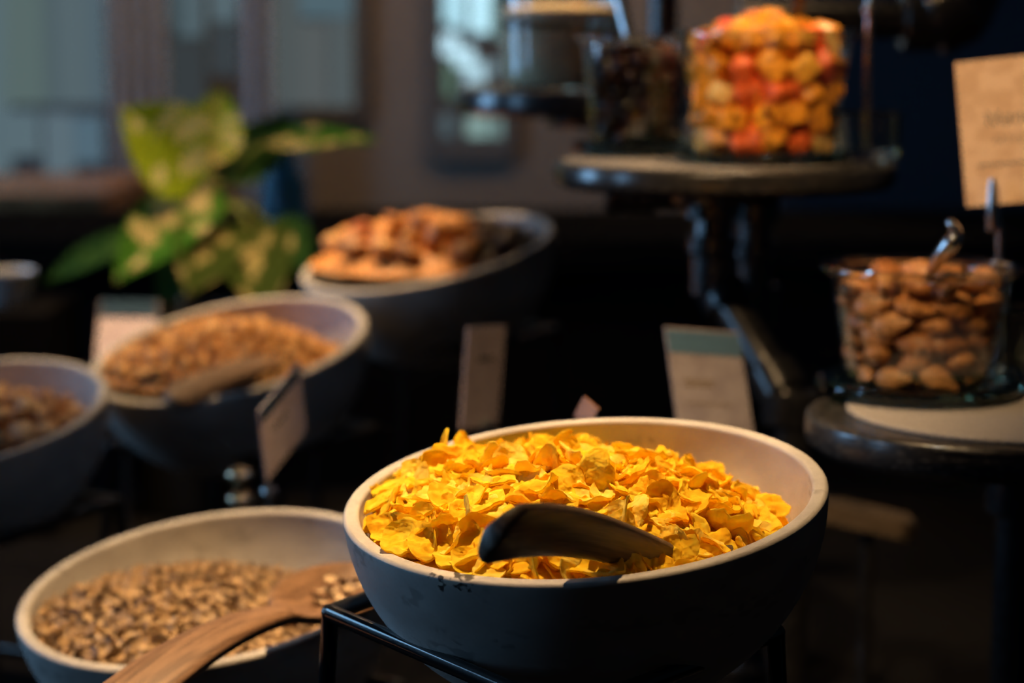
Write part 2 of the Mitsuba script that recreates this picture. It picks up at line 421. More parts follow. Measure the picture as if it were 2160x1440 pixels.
def bowl_profile():
    out = []
    foot = 0.045
    t1 = math.acos(foot / R)
    out += [(0, -DEP * math.sin(t1) + 0.002), (foot - 0.004, -DEP * math.sin(t1) + 0.002), (foot - 0.001, -DEP * math.sin(t1) - 0.001)]
    for t in np.linspace(t1, 0.06, 22):
        out.append((R * math.cos(t), -DEP * math.sin(t)))
    out += arc(R - 0.0025, -0.0028, 0.0025, 5, 85, 5)
    out += arc(R - TH + 0.002, -0.0023, 0.002, 95, 178, 5)
    ri, di = R - TH, DEP * 0.93 - TH
    for t in np.linspace(0.05, math.pi / 2, 22):
        out.append((ri * math.cos(t), -di * math.sin(t) - 0.001))
    return out


BOWL = lathe(bowl_profile(), 144)
BOWL_PLY = mikit.ply(BOWL, 'stoneware', smooth=40)


def inner_r(z):
    di = DEP * 0.93 - TH
    return (R - TH) * np.sqrt(np.clip(1 - (np.minimum(z, 0) / di) ** 2, 0, 1))


class Bowl:
    pass


def bowl(label, cx, cy, d, ratio, rot):
    b = Bowl()
    b.c = P(cx, cy, d)
    b.n = ellipse_normal(cx, cy, d, ratio, rot)
    b.M = moved(frame_of(b.n), b.c)
    b.key = solo('bowl', label, 'bowl', BOWL_PLY, None, to_world=T(b.M), group='grey stoneware cereal bowls')
    b.bottom = b.c - b.n * DEP * math.sin(math.acos(0.045 / R))
    return b


b_corn = bowl('grey stoneware bowl of yellow corn flakes with a chipped front rim, in sharp focus', 1232, 1035, 0.992, 0.337, 4.0)
b_oat = bowl('grey stoneware bowl of oat flakes at the lower left, with a light wooden spoon', 440, 1227, 1.244, 0.387, 10.3)
b_gran = bowl('grey stoneware bowl of golden granola behind the pale card, below the plant', 480, 730, 1.716, 0.324, 12.7)
b_back = bowl('rear grey stoneware bowl of orange dried fruit, right of the plant', 900, 527, 1.90, 0.237, 11.65)
b_left = bowl('grey stoneware bowl of nut chunks cut by the left edge of the picture', -99, 870, 1.56, 0.33, 12.0)


def on_pile(b, xy, base, dome, shift=(0, 0)):
    """World points of the pile's surface above the horizontal offsets xy from the bowl's centre."""
    q = (np.asarray(xy) - shift) / (R - TH)
    z = base + dome * np.clip(1 - (q ** 2).sum(-1), -0.6, 1)
    return np.concatenate([b.c[:2] + np.asarray(xy), (b.c[2] + z)[..., None]], -1)


def inside(b, p, margin):
    q = (p - b.c) @ np.array(b.M)[:3, :3]
    return np.hypot(q[..., 0], q[..., 1]) < inner_r(q[..., 2]) - margin


def scatter(n_try, spacing, r=0.125):
    pts, cell = [], {}
    for _ in range(n_try):
        p = rng.uniform(-r, r, 2)
        k = (int(p[0] // spacing), int(p[1] // spacing))
        if any(np.hypot(*(p - q)) < spacing for a in (-1, 0, 1) for c in (-1, 0, 1) for q in cell.get((k[0] + a, k[1] + c), ())):
            continue
        cell.setdefault(k, []).append(p)
        pts.append(p)
    return np.array(pts)


def bed(b, base, dome, drop, shift=(0, 0), keep=None):
    """The filled volume under the loose top pieces, as a lumpy surface inside the bowl."""
    g = np.linspace(-R, R, 90)
    X, Y = np.meshgrid(g, g)
    xy = np.stack([X, Y], -1)
    p = on_pile(b, xy, base - drop, dome, shift)
    p[..., 2] += (meshkit.noise(p * 160) - 0.5) * 0.006
    ok = inside(b, p, 0.0005)
    if keep is not None:
        ok &= keep(xy.reshape(-1, 2)).reshape(ok.shape)
    i, j = np.meshgrid(np.arange(89), np.arange(89), indexing='ij')
    m = ok[i, j] & ok[i + 1, j] & ok[i, j + 1] & ok[i + 1, j + 1]
    i, j = i[m], j[m]
    q = np.stack([i * 90 + j, i * 90 + j + 1, (i + 1) * 90 + j + 1, (i + 1) * 90 + j], 1)
    me = trimesh.Trimesh(p.reshape(-1, 3), np.vstack([q[:, [0, 1, 2]], q[:, [0, 2, 3]]]), process=False)
    me.remove_unreferenced_vertices()
    return me


def surf_normal(b, xy, dome, shift):
    g = 2 * dome * (np.asarray(xy) - shift) / (R - TH) ** 2
    n = np.array([g[0], g[1], 1.0])
    return n / np.linalg.norm(n)


def tilted(n, spread):
    """A random orientation whose z axis is n tilted by about spread radians."""
    t = abs(rng.normal(0, spread))
    a = rng.uniform(0, 2 * math.pi)
    M = frame_of(n) @ trimesh.transformations.rotation_matrix(t, [math.cos(a), math.sin(a), 0]) @ trimesh.transformations.rotation_matrix(rng.uniform(0, 6.28), [0, 0, 1])
    return M


def zone(q, far='back', near='front'):
    """Which part of a heap the offset q lies in, in words."""
    v = far if q[1] > 0.028 else near if q[1] < -0.028 else ''
    h = 'left' if q[0] < -0.03 else 'right' if q[0] > 0.03 else ''
    return f'{v} {h}'.strip() or 'middle'


def pile(b, singular, label, group, plys, meshes, bsdfs, base, dome, spacing, size, spread, lift, margin, under, stuff_label, stuff_cat, bed_bsdf, drop, shift=(0, 0), most=300, tries=6000, stand=0.0, keep=None):
    """Top layer of individual pieces, further pieces and the filling below as one stuff object."""
    xy = scatter(tries, spacing)
    p = on_pile(b, xy, base, dome, shift)
    ok = inside(b, p, margin)
    if keep is not None:
        ok &= keep(xy)
    xy, p = xy[ok], p[ok]
    order = np.argsort(p[:, 1] - 0.25 * p[:, 2] * 0)           # nearest first
    rest = [bed(b, base, dome, drop, shift, keep)]
    for rank, i in enumerate(order):
        n = surf_normal(b, xy[i], dome, shift)
        sp = spread if rng.random() > stand else 1.1
        v = rng.integers(len(meshes))
        s = size * rng.uniform(0.72, 1.25)
        M = moved(tilted(n, sp), p[i] + [0, 0, lift * rng.uniform(0.2, 1.4)])
        M[:3, :3] *= s
        if rank < most:
            zn = zone(xy[i])
            key = thing(singular, f'{label}, {zn} of the heap', singular.replace('_', ' '), f'{group}, {zn}')
            scene[key] = {**plys[v][rng.integers(len(bsdfs))], 'to_world': T(M)}
        else:
            rest.append(placed(meshes[v], M))
    for layer in range(under):
        xy2 = scatter(tries // 2, spacing * 0.95)
        p2 = on_pile(b, xy2, base - drop * (0.35 + 0.4 * layer), dome, shift)
        ok = inside(b, p2, margin * 1.1)
        for q, w in zip(xy2[ok], p2[ok]):
            M = moved(tilted(surf_normal(b, q, dome, shift), spread * 1.2), w)
            M[:3, :3] *= size * rng.uniform(0.8, 1.1)
            rest.append(placed(meshes[rng.integers(len(meshes))], M))
    solo(stuff_label[0], stuff_label[1], stuff_cat, cat(rest), bed_bsdf, smooth=35, kind='stuff')


def variants(meshes, bsdfs, smooth=50):
    out = []
    for m in meshes:
        d = mikit.ply(m, bsdfs[0], smooth=smooth)
        out.append([{**d, 'bsdf': {'type': 'ref', 'id': k}} for k in bsdfs])
    return out


def flake_mesh(seed, rings=9, seg=30):
    """A toasted corn flake, unit radius: ruffled outline, cupped and curled, blistered, about 0.1 thick."""
    g = np.random.default_rng(seed)
    a = np.arange(seg) * 2 * np.pi / seg
    out = 1 + 0.12 * np.sin(2 * a + g.uniform(0, 6)) + 0.08 * np.sin(3 * a + g.uniform(0, 6)) + 0.035 * np.sin(5 * a + g.uniform(0, 6)) + 0.03 * np.sin(8 * a + g.uniform(0, 6)) + g.normal(0, 0.018, seg)
    rr = np.linspace(0, 1, rings + 1)[1:]
    x = np.r_[0, (rr[:, None] * out * np.cos(a)).ravel()]
    y = np.r_[0, (rr[:, None] * out * np.sin(a)).ravel() * g.uniform(0.72, 1.0)]
    k1, k2 = g.uniform(0.25, 1.0), g.uniform(-0.2, 0.8)
    ph = g.uniform(0, 3.14)
    u, w = x * math.cos(ph) + y * math.sin(ph), -x * math.sin(ph) + y * math.cos(ph)
    pts = np.stack([x, y, x * 0], 1)
    z = 0.5 * k1 * u ** 2 + 0.5 * k2 * w ** 2 + 0.18 * u * w * g.uniform(-1, 1)
    z += 0.34 * (meshkit.fbm(pts * 2.1 + g.uniform(0, 50), 2) - 0.5) + 0.17 * (meshkit.noise(pts * 5.5 + g.uniform(0, 50)) - 0.5)
    rad = np.hypot(x, y)
    z += 0.10 * np.sin(4 * np.arctan2(y, x) + g.uniform(0, 6)) * rad ** 3
    t = 0.07 * (1 - 0.45 * np.clip(rad, 0, 1) ** 4) + 0.07 * np.clip(meshkit.noise(pts * 3.4 + g.uniform(0, 50)) - 0.55, 0, 1)
    n = len(x)
    v = np.vstack([np.stack([x, y, z + t], 1), np.stack([x, y, z - t], 1)])
    f = []
    for j in range(seg):
        f.append((0, 1 + j, 1 + (j + 1) % seg))
    for r in range(rings - 1):
        for j in range(seg):
            p0, p1 = 1 + r * seg + j, 1 + r * seg + (j + 1) % seg
            f += [(p0, p0 + seg, p1 + seg), (p0, p1 + seg, p1)]
    f = np.array(f)
    e = 1 + (rings - 1) * seg
    side = []
    for j in range(seg):
        p0, p1 = e + j, e + (j + 1) % seg
        side += [(p0, p0 + n, p1 + n), (p0, p1 + n, p1)]
    m = trimesh.Trimesh(v, np.vstack([f, f[:, ::-1] + n, np.array(side)]), process=False)
    m.vertices -= m.vertices.mean(0)
    return m


def lump(seed, squash=(1, 0.75, 0.6), rough=0.35, sub=2, freq=1.6):
    g = np.random.default_rng(seed)
    m = trimesh.creation.icosphere(sub)
    d = 1 + rough * (meshkit.fbm(m.vertices * freq + g.uniform(0, 50, 3), 3) - 0.5) * 2
    m.vertices = m.vertices * d[:, None] * squash
    return m


FB = ['flake_0', 'flake_1', 'flake_2', 'flake_0']
flakes = [flake_mesh(100 + k) for k in range(20)]
pile(b_corn, 'corn_flake', 'golden yellow corn flake in the sharp front bowl', 'corn flakes in the front bowl', variants(flakes, FB, 60), flakes, FB,
     base=-0.018, dome=0.030, spacing=0.0088, size=0.0108, spread=0.42, lift=0.002, margin=0.006, under=2, stuff_label=('corn_flake_fill', 'yellow corn flakes filling the front bowl under the topmost flakes'), stuff_cat='corn flakes', bed_bsdf='flake_1', drop=0.011, shift=np.array([-0.012, 0.014]), most=300, stand=0.08)

OB = ['oat_0', 'oat_1', 'oat_2', 'oat_0', 'oat_3', 'oat_1']
oats = [flake_mesh(300 + k, 3, 11) for k in range(10)]
for m in oats:
    m.vertices *= [1, 0.72, 1.15]
pile(b_oat, 'oat_flake', 'tan oat flake in the bowl at the lower left', 'oat flakes in the lower left bowl', variants(oats, OB, 60), oats, OB,
     base=-0.028, dome=0.027, spacing=0.0047, size=0.0046, spread=0.6, lift=0.002, margin=0.003, under=1, stuff_label=('oat_flake_fill', 'tan oat flakes heaped in the lower left bowl around the single flakes'), stuff_cat='oat flakes', bed_bsdf='oat_heap', drop=0.005, shift=np.array([-0.01, 0.01]), most=300, tries=14000, stand=0.1)

GB = ['granola_0', 'granola_1', 'granola_2']
crumbs = [lump(500 + k, (1, 0.8, 0.6), 0.4, 1) for k in range(8)]
pile(b_gran, 'granola_piece', 'golden brown granola piece in the bowl below the plant', 'granola pieces below the plant', variants(crumbs, GB, 60), crumbs, GB,
     base=-0.021, dome=0.038, spacing=0.0078, size=0.0058, spread=1.0, lift=0.002, margin=0.005, under=0, stuff_label=('granola_fill', 'golden brown granola filling the bowl below the plant'), stuff_cat='granola', bed_bsdf='granola_1', drop=0.0045, most=300, tries=9000)
NB = ['nut_0', 'nut_1', 'nut_2']
chunks = [lump(600 + k, (1, 0.8, 0.65), 0.4, 2) for k in range(8)]
pile(b_left, 'nut_chunk', 'brown nut chunk in the bowl at the left edge', 'nut chunks in the bowl at the left edge', variants(chunks, NB, 60), chunks, NB,
     base=-0.015, dome=0.026, spacing=0.0165, size=0.0098, spread=1.0, lift=0.002, margin=0.010, under=0, stuff_label=('nut_chunk_fill', 'brown nut pieces filling the bowl at the left edge'), stuff_cat='nuts', bed_bsdf='nut_2', drop=0.004, most=120, tries=4000)
MB = ['mix_0', 'mix_1', 'mix_2', 'mix_0', 'mix_4']
dried = [lump(700 + k, (1, 0.8, 0.5), 0.4, 2) for k in range(8)]
pile(b_back, 'dried_fruit_piece', 'orange brown dried fruit piece in the rear bowl', 'dried fruit in the rear bowl', variants(dried, MB, 60), dried, MB,
     base=-0.008, dome=0.030, spacing=0.021, size=0.0145, spread=0.8, lift=0.004, margin=0.012, under=0, stuff_label=('dried_fruit_fill', 'brown dried fruit filling the rear bowl'), stuff_cat='dried fruit', bed_bsdf='mix_0', drop=0.006, most=120, tries=4000, keep=lambda xy: xy[:, 0] < 0.048)
DB = ['mix_3', 'mix_3', 'raisin_1']
pile(b_back, 'dark_berry', 'dark dried berry at the right side of the rear bowl', 'dark berries in the rear bowl', variants(dried, DB, 60), dried, DB,
     base=0.002, dome=0.020, spacing=0.015, size=0.0105, spread=0.8, lift=0.003, margin=0.010, under=0, stuff_label=('berry_fill', 'dark dried berries filling the right side of the rear bowl'), stuff_cat='dried berries', bed_bsdf='mix_3', drop=0.006, most=60, tries=4000, keep=lambda xy: xy[:, 0] >= 0.045)


# ------------------------------------------------------------------ wire stands
def wire_stand(label, corners, z_top, z_bot, r=0.0042):
    t = thing('bowl_stand', label, 'stand', 'black wire bowl stands')
    c = [np.array([*q, z_top]) for q in corners]
    f = [np.array([*(np.array(q) + 0.12 * (np.array(q) - np.mean(corners, 0))), z_bot + r]) for q in corners]
    for k in range(4):
        for set_, nm in ((c, 'top_bar'), (f, 'foot_bar')):
            a, b = set_[k], set_[(k + 1) % 4]
            part(t, nm, tube([a, a + (b - a) * 0.5, b], r, 16), 'gloss_black', smooth=40)
        part(t, 'leg', tube([c[k], (c[k] + f[k]) / 2, f[k]], r, 16), 'gloss_black', smooth=40)
        part(t, 'corner_joint', placed(trimesh.creation.icosphere(2, r * 1.06), moved(np.eye(4), c[k])), 'gloss_black', smooth=True)
    return t


def touch_height(b, rad):
    """z where the bowl's outside is about rad wide."""
    return b.c[2] - b.n[2] * DEP * math.sqrt(1 - (rad / R) ** 2)


zt = 1.021
L_, R_, F_ = P(697, 1325, 1.0), P(1636, 1366, 0.966), np.array([0.0219, 0.8465])
k = (1.3 - zt)
L_ = np.array([L_[0], L_[1]])
R_ = np.array([R_[0], R_[1]])
wire_stand('glossy black wire stand carrying the corn flake bowl', [L_, F_, R_, L_ + R_ - F_ + np.array([0.01, 0.05])], zt, ZC)
for b, nm in ((b_oat, 'low black wire stand carrying the oat flake bowl'), (b_gran, 'black wire stand carrying the granola bowl'), (b_back, 'tall black wire stand carrying the rear bowl of dried fruit'), (b_left, 'black wire stand carrying the nut bowl at the left edge')):
    rad = 0.078
    z = touch_height(b, rad) - 0.004
    o = b.c + (b.bottom - b.c) * 0.72
    s = rad * 1.0 * math.sqrt(2)
    wire_stand(nm, [(o[0] + s * math.cos(a), o[1] + s * math.sin(a)) for a in np.radians([200, 290, 20, 110])], z, ZC)


# ------------------------------------------------------------------ wooden spoons
def spoon_mesh(L=0.26, head=0.075, hw=0.026, w_end=0.0125, w_neck=0.006, th=0.0075, arch=0.012, depth=0.011, seg=28, n=64):
    """Along x from the handle's end (0) to the head's tip (L), top towards +z."""
    s = np.linspace(0, 1, n)
    s = 0.5 - 0.5 * np.cos(s * np.pi)
    x = s * L
    neck = L - head
    hx = np.clip((x - neck) / head, 0, 1)
    wh = hw * np.sqrt(np.clip(1 - (2 * hx - 1) ** 2, 0, 1)) * (0.9 + 0.1 * hx)
    tk = np.clip(x / neck, 0, 1)
    wk = w_end + (w_neck - w_end) * tk ** 1.3
    wk = wk * np.clip(np.sqrt(np.clip(1 - (1 - np.clip(x / 0.014, 0, 1)) ** 2, 0, 1)), 0.02, 1)
    wk = np.where(x > neck, w_neck * np.clip(1 - hx * 2.2, 0, 1), wk)
    w = np.maximum(np.maximum(wh, wk), 0.0006)
    dish = depth * np.clip(np.minimum(hx * 3.0, (1 - hx) * 4.0), 0, 1)
    zc = arch * np.sin(np.pi * tk * 0.95) - 0.006 * hx
    t = np.where(x > neck, th * 0.75, th) * np.clip(w / 0.004, 0.15, 1)
    a = np.arange(seg) * 2 * np.pi / seg
    rows, uv = [], []
    for k in range(n):
        cy = np.sign(np.cos(a)) * np.abs(np.cos(a)) ** 0.8 * w[k]
        cz = np.sign(np.sin(a)) * np.abs(np.sin(a)) ** 0.7 * t[k] / 2
        q = np.clip(1 - (cy / w[k]) ** 2, 0, 1)
        cz = cz - dish[k] * q
        rows.append(np.stack([np.full(seg, x[k]), cy, zc[k] + cz], 1))
        uv.append(np.stack([np.full(seg, x[k] * 10), cy * 10], 1))
    v = np.vstack(rows + [[[0, 0, zc[0]]], [[L, 0, zc[-1]]]])
    uv = np.vstack(uv + [[[0, 0]], [[L * 10, 0]]])
    f = []
    for k in range(n - 1):
        for j in range(seg):
            p0, p1 = k * seg + j, k * seg + (j + 1) % seg
            f += [(p0, p0 + seg, p1 + seg), (p0, p1 + seg, p1)]
    c0, c1 = n * seg, n * seg + 1
    for j in range(seg):
        f += [(c0, j, (j + 1) % seg), (c1, (n - 1) * seg + (j + 1) % seg, (n - 1) * seg + j)]
    m = trimesh.Trimesh(v, np.array(f)[:, ::-1], process=False)
    trimesh.repair.fix_normals(m)
    return m, uv


def spoon(end, tip, roll, label, bsdf, **k):
    L = float(np.linalg.norm(tip - end))
    m, uv = spoon_mesh(L=L, **k)
    x = (tip - end) / L
    z = np.array([0, 0, 1.0]) - x * x[2]
    z /= np.linalg.norm(z)
    M = np.eye(4)
    M[:3, 0], M[:3, 1], M[:3, 2] = x, np.cross(z, x), z
    M = M @ trimesh.transformations.rotation_matrix(math.radians(roll), [1, 0, 0])
    M[:3, 3] = end
    solo('wooden_spoon', label, 'spoon', placed(m, M), bsdf, smooth=True, uv=uv)
    return M, L


Ms, Ls = spoon(P(235, 1500, 0.985), P(800, 1186, 1.212), 14, 'light brown wooden spoon lying in the oat flakes with its handle over the front rim', 'spoon_wood', hw=0.0285, head=0.105, w_end=0.0165, w_neck=0.0075, th=0.010, arch=0.010)
sp0, sp1 = P(1036, 1130, 0.815), P(1670, 1213, 1.00)
spoon(sp0, sp0 + 0.80 * (sp1 - sp0) - [0, 0, 0.006], -58, 'wooden spoon darkened as in shade, stuck in the corn flakes, handle over the front rim', 'spoon_shaded', hw=0.020, head=0.045, w_end=0.0150, w_neck=0.007, th=0.009, arch=0.014)
spoon(P(358, 850, 1.555), P(735, 728, 1.75), 25, 'wooden spoon in the granola bowl with its handle over the front rim', 'spoon_wood', hw=0.022, head=0.06, w_end=0.0135, w_neck=0.008, th=0.009, arch=0.010)
# oats lying in the spoon's head
vo = variants(oats, OB, 60)
for u, w in [(0.80, -0.3), (0.83, 0.2), (0.87, 0.0), (0.9, 0.35), (0.76, 0.1), (0.92, -0.2), (0.85, 0.5), (0.79, 0.4), (0.88, -0.4), (0.82, -0.05), (0.935, 0.15)]:
    p = Ms @ np.array([u * Ls, w * 0.02, -0.0065 + 0.004 * w * w * 4, 1])
    M = moved(tilted(np.array([0, 0, 1.0]), 0.4), p[:3])
    M[:3, :3] *= 0.0046
    key = thing('spooned_oat', 'pale oat flake lying in the head of the light wooden spoon', 'oat flake', 'oat flakes on the wooden spoon')
    scene[key] = {**vo[rng.integers(len(oats))][2], 'to_world': T(M)}


# ------------------------------------------------------------------ iron discs, mats, pipes
def iron_disc(label, c, r, th):
    t = thing('serving_disc', label, 'shelf')
    prof = [(0, -th), (r - 0.006, -th), (r - 0.001, -th + 0.004), (r, -th * 0.45), (r - 0.0008, -0.004)] + arc(r - 0.005, -0.003, 0.0045, 10, 90, 6) + [(r - 0.010, 0.0012), (r - 0.013, -0.001), (0, -0.001)]
    part(t, 'plate', placed(lathe(prof, 96), moved(np.eye(4), c)), 'disc_iron', smooth=35)
    part(t, 'flange', placed(lathe([(0, -th - 0.012), (0.04, -th - 0.012), (0.042, -th - 0.006), (0.042, -th), (0, -th)], 48), moved(np.eye(4), c)), 'black_iron', smooth=35)
    return t


def mat(label, c, r):
    solo('round_mat', label, 'mat', placed(lathe([(0, 0), (r - 0.001, 0), (r, 0.001), (r, 0.002), (r - 0.001, 0.0028), (0, 0.0028)], 80), moved(np.eye(4), c)), 'mat_paper', smooth=35)


cU = P(1527, 343, 1.55)
iron_disc('upper black iron disc carrying the jars of dried fruit', cU, 0.124, 0.0165)
cU2 = cU + [0.0, 0.0, -0.001]
mat('cream mat on the upper black disc under the fruit jar', cU2 + [-0.012, 0.006, 0], 0.106)
cL = P(2101, 876, 1.22)
iron_disc('lower black iron disc at the right edge under the almond jar', cL, 0.1105, 0.019)
mat('cream mesh mat on the lower black disc under the almond jar', cL + [0.016, 0.012, -0.001], 0.100)
cR = P(1255, 190, 1.86)
iron_disc('rear black iron disc carrying the jar of pale meal', cR, 0.122, 0.02)


def collar(p, axis, r, w):
    M = moved(frame_of(axis), p)
    return placed(lathe([(0, -w / 2), (r - 0.002, -w / 2), (r, -w / 2 + 0.002), (r, w / 2 - 0.002), (r - 0.002, w / 2), (0, w / 2)], 28), M)


def pipe_stand(label, path, r, collars, fillet=True):
    t = thing('pipe_post', label, 'pipe')
    part(t, 'pipe', tube(path, r, 24), 'black_iron', smooth=40)
    for p, ax, rr, w in collars:
        part(t, 'coupling', collar(np.array(p), ax, rr, w), 'black_iron', smooth=35)
    return t


Z = np.array([0, 0, 1.0])
d1 = 1.56
pts = [P(1503, 405, d1), P(1503, 480, d1), P(1503, 560, d1), P(1512, 598, d1), P(1540, 645, d1 - 0.008), P(1590, 725, d1 - 0.028), P(1640, 805, d1 - 0.046), P(1665, 850, d1 - 0.054)]
base = P(1672, 905, d1 - 0.06)
base[2] = ZC
pathA = np.vstack([smooth_path(pts, 30), [P(1673, 890, d1 - 0.06)], [base + [0, 0, 0.02]], [base]])
dg = P(1640, 805, d1 - 0.046) - P(1540, 645, d1 - 0.008)
pipe_stand('black iron pipe bending below the upper disc, edged with blue daylight', pathA, 0.0135,
           [(P(1503, 432, d1), Z, 0.021, 0.020), (P(1503, 515, d1), Z, 0.0185, 0.014), (P(1506, 580, d1), Z, 0.0175, 0.03), (P(1530, 628, d1 - 0.004), dg, 0.0185, 0.018), (P(1640, 806, d1 - 0.046), dg, 0.019, 0.024), (P(1668, 860, d1 - 0.056), Z, 0.021, 0.024), (base + [0, 0, 0.006], Z, 0.045, 0.012)])
d2 = 1.63
b2 = P(1592, 600, d2)
b2[2] = ZC
pipe_stand('straight black iron pipe behind the bent pipe', [P(1592, 395, d2), P(1592, 520, d2), b2 + [0, 0, 0.03], b2], 0.0135,
           [(P(1592, 440, d2), Z, 0.019, 0.02), (P(1592, 530, d2), Z, 0.018, 0.016), (P(1592, 640, d2), Z, 0.02, 0.03), (b2 + [0, 0, 0.006], Z, 0.045, 0.012)])
# the short pipe under the upper disc's left side
X = RIGHT
pipe_stand('short black horizontal pipe with a cap under the left side of the upper disc', [P(1275, 414, 1.56), P(1330, 414, 1.56), P(1420, 414, 1.56), P(1500, 414, 1.56)], 0.0085,
           [(P(1296, 414, 1.56), X, 0.0118, 0.014), (P(1350, 414, 1.56), X, 0.0118, 0.024)])
# pipes that hold the rear disc and the top bar
b3 = P(1400, 400, 2.0)
b3[2] = ZC
pipe_stand('black pipe post holding the rear disc, hidden behind the jars', [P(1400, -300, 1.97), P(1400, 100, 1.97), P(1400, 230, 1.97), P(1400, 300, 1.97)], 0.0135, [(P(1400, 225, 1.97), Z, 0.02, 0.02)])
pipe_stand('thick black horizontal pipe with an elbow at the top right', [P(1560, 40, 1.78), P(1700, 40, 1.78), P(1900, 40, 1.78), P(2000, 40, 1.78)], 0.0165,
           [(P(1940, 42, 1.78), X, 0.026, 0.03), (P(2000, 30, 1.78), X + Z * 0.5, 0.030, 0.034), (P(2040, -5, 1.78), Z + X * 0.4, 0.026, 0.04)])
b4 = np.array([cL[0] + 0.02, cL[1] + 0.02, 0])
pipe_stand('black pipe post under the lower disc at the right edge', [b4 + [0, 0, cL[2] - 0.031], b4 + [0, 0, 0.95], b4 + [0, 0, ZC + 0.02], b4 + [0, 0, ZC]], 0.0135, [(b4 + [0, 0, cL[2] - 0.05], Z, 0.02, 0.025), (b4 + [0, 0, ZC + 0.006], Z, 0.045, 0.012)])


# ------------------------------------------------------------------ glass jars
def jar(label, c, rt, rb, h, rim, fill_label=None):
    """A tulip jar: thin tapered wall, thick rim ring and base; c is the middle of its underside."""
    t = thing('glass_jar', label, 'jar')
    to = T(moved(np.eye(4), c))
    wall = [(rb * 0.35, 0.004), (rb - 0.010, 0.004)] + arc(rb - 0.008, 0.012, 0.008, -90, -10, 6) + [(rb + (rt - rb) * u, 0.012 + (h - 0.016) * u) for u in (0.15, 0.4, 0.7, 1.0)]
    part(t, 'wall', lathe(wall, 72), 'glass_wall', smooth=True, to_world=to)
    inner = [(rb * 0.35, 0.0065), (rb - 0.0105, 0.0065)] + arc(rb - 0.0085, 0.0125, 0.0062, -90, -10, 6) + [(rb - 0.0024 + (rt - rb) * u, 0.0125 + (h - 0.0165) * u) for u in (0.15, 0.4, 0.7, 1.0)]
    part(t, 'inner_wall', lathe(inner, 72), 'glass_wall', smooth=True, to_world=to)
    ring = [(rt - 0.0015, h - 0.004), (rim - 0.002, h - 0.0035), (rim, h - 0.0015), (rim - 0.0005, h + 0.001), (rim - 0.003, h + 0.002), (rt - 0.0005, h + 0.0015), (rt - 0.002, h)]
    part(t, 'rim', lathe(ring, 72, close=True), 'glass_solid', smooth=40, to_world=to, label='thick clear glass rim')
    foot = [(0, 0.0), (rb - 0.012, 0.0), (rb - 0.006, 0.0012), (rb - 0.006, 0.0032), (rb - 0.012, 0.0036), (0, 0.0036)]
    part(t, 'base', lathe(foot, 64), 'glass_solid', smooth=40, to_world=to)
    return t


def lid(label, c, r):
    pr = [(0, 0), (r - 0.016, 0), (r - 0.012, 0.002), (r - 0.006, 0.0024), (r - 0.001, 0.004), (r, 0.0065), (r - 0.001, 0.009), (r - 0.005, 0.0105), (r - 0.012, 0.0095), (r - 0.015, 0.0065), (r - 0.020, 0.005), (0, 0.005)]
    solo('glass_saucer', label, 'saucer', placed(lathe(pr, 80), moved(np.eye(4), c)), 'glass_green', smooth=40)


def ring_fill(c, rt, rb, h, z0, z1, step, piece, gap, place, heap=0.0, rings=2):
    """Calls place(point, tangent angle, at the wall?) for pieces stacked in rings inside a tapered jar, then over the heaped top."""
    z, row = z0, 0
    while z < z1:
        rr = rb + (rt - rb) * np.clip((z - 0.012) / (h - 0.016), 0, 1) - 0.0015
        for q in range(rings):
            rad = rr - gap - q * gap * 1.9
            if rad < gap:
                continue
            n = max(3, int(2 * math.pi * rad / piece))
            for k in range(n):
                a = (k + 0.5 * (row % 2) + rng.uniform(-0.18, 0.18)) * 2 * math.pi / n
                place(np.array([c[0] + rad * math.cos(a), c[1] + rad * math.sin(a), c[2] + z + rng.uniform(-0.15, 0.15) * step]), a, q == 0)
        z += step
        row += 1
    rr = rt - gap - 0.002
    xy = scatter(1500, piece * 0.62, rr)
    for p in xy[np.hypot(xy[:, 0], xy[:, 1]) < rr]:
        u = (np.hypot(*p) / rr) ** 2
        place(np.array([c[0] + p[0], c[1] + p[1], c[2] + z1 + heap * (1 - u) + rng.uniform(-0.001, 0.002)]), rng.uniform(0, 6.28), False)


# almonds
def almond_mesh():
    m = trimesh.creation.icosphere(3)
    v = m.vertices
    x = v[:, 0]
    taper = 1 - 0.38 * np.clip(x, -1, 1) * (x > 0) - 0.10 * x
    m.vertices = np.stack([x * 1.0 + 0.12 * x ** 3 * (x > 0), v[:, 1] * 0.64 * taper, v[:, 2] * 0.46 * taper], 1)
    return m


AM = almond_mesh()
AUV = np.stack([AM.vertices[:, 0], AM.vertices[:, 1] + 0.7 * AM.vertices[:, 2]], 1)
AP = [mikit.ply(AM, f'almond_{k}', smooth=True, uv=AUV) for k in range(3)]
zs = cL[2] + 0.0018
jc = P(1936, 840, 1.285)
jc[2] = zs
lid('pale green glass saucer under the almond jar on the lower disc', jc, 0.0625)
jc = jc + [0, 0, 0.0052]
H = 0.0725
jar('wide glass jar full of brown almonds on the lower disc', jc, 0.0545, 0.0455, H, 0.0605)


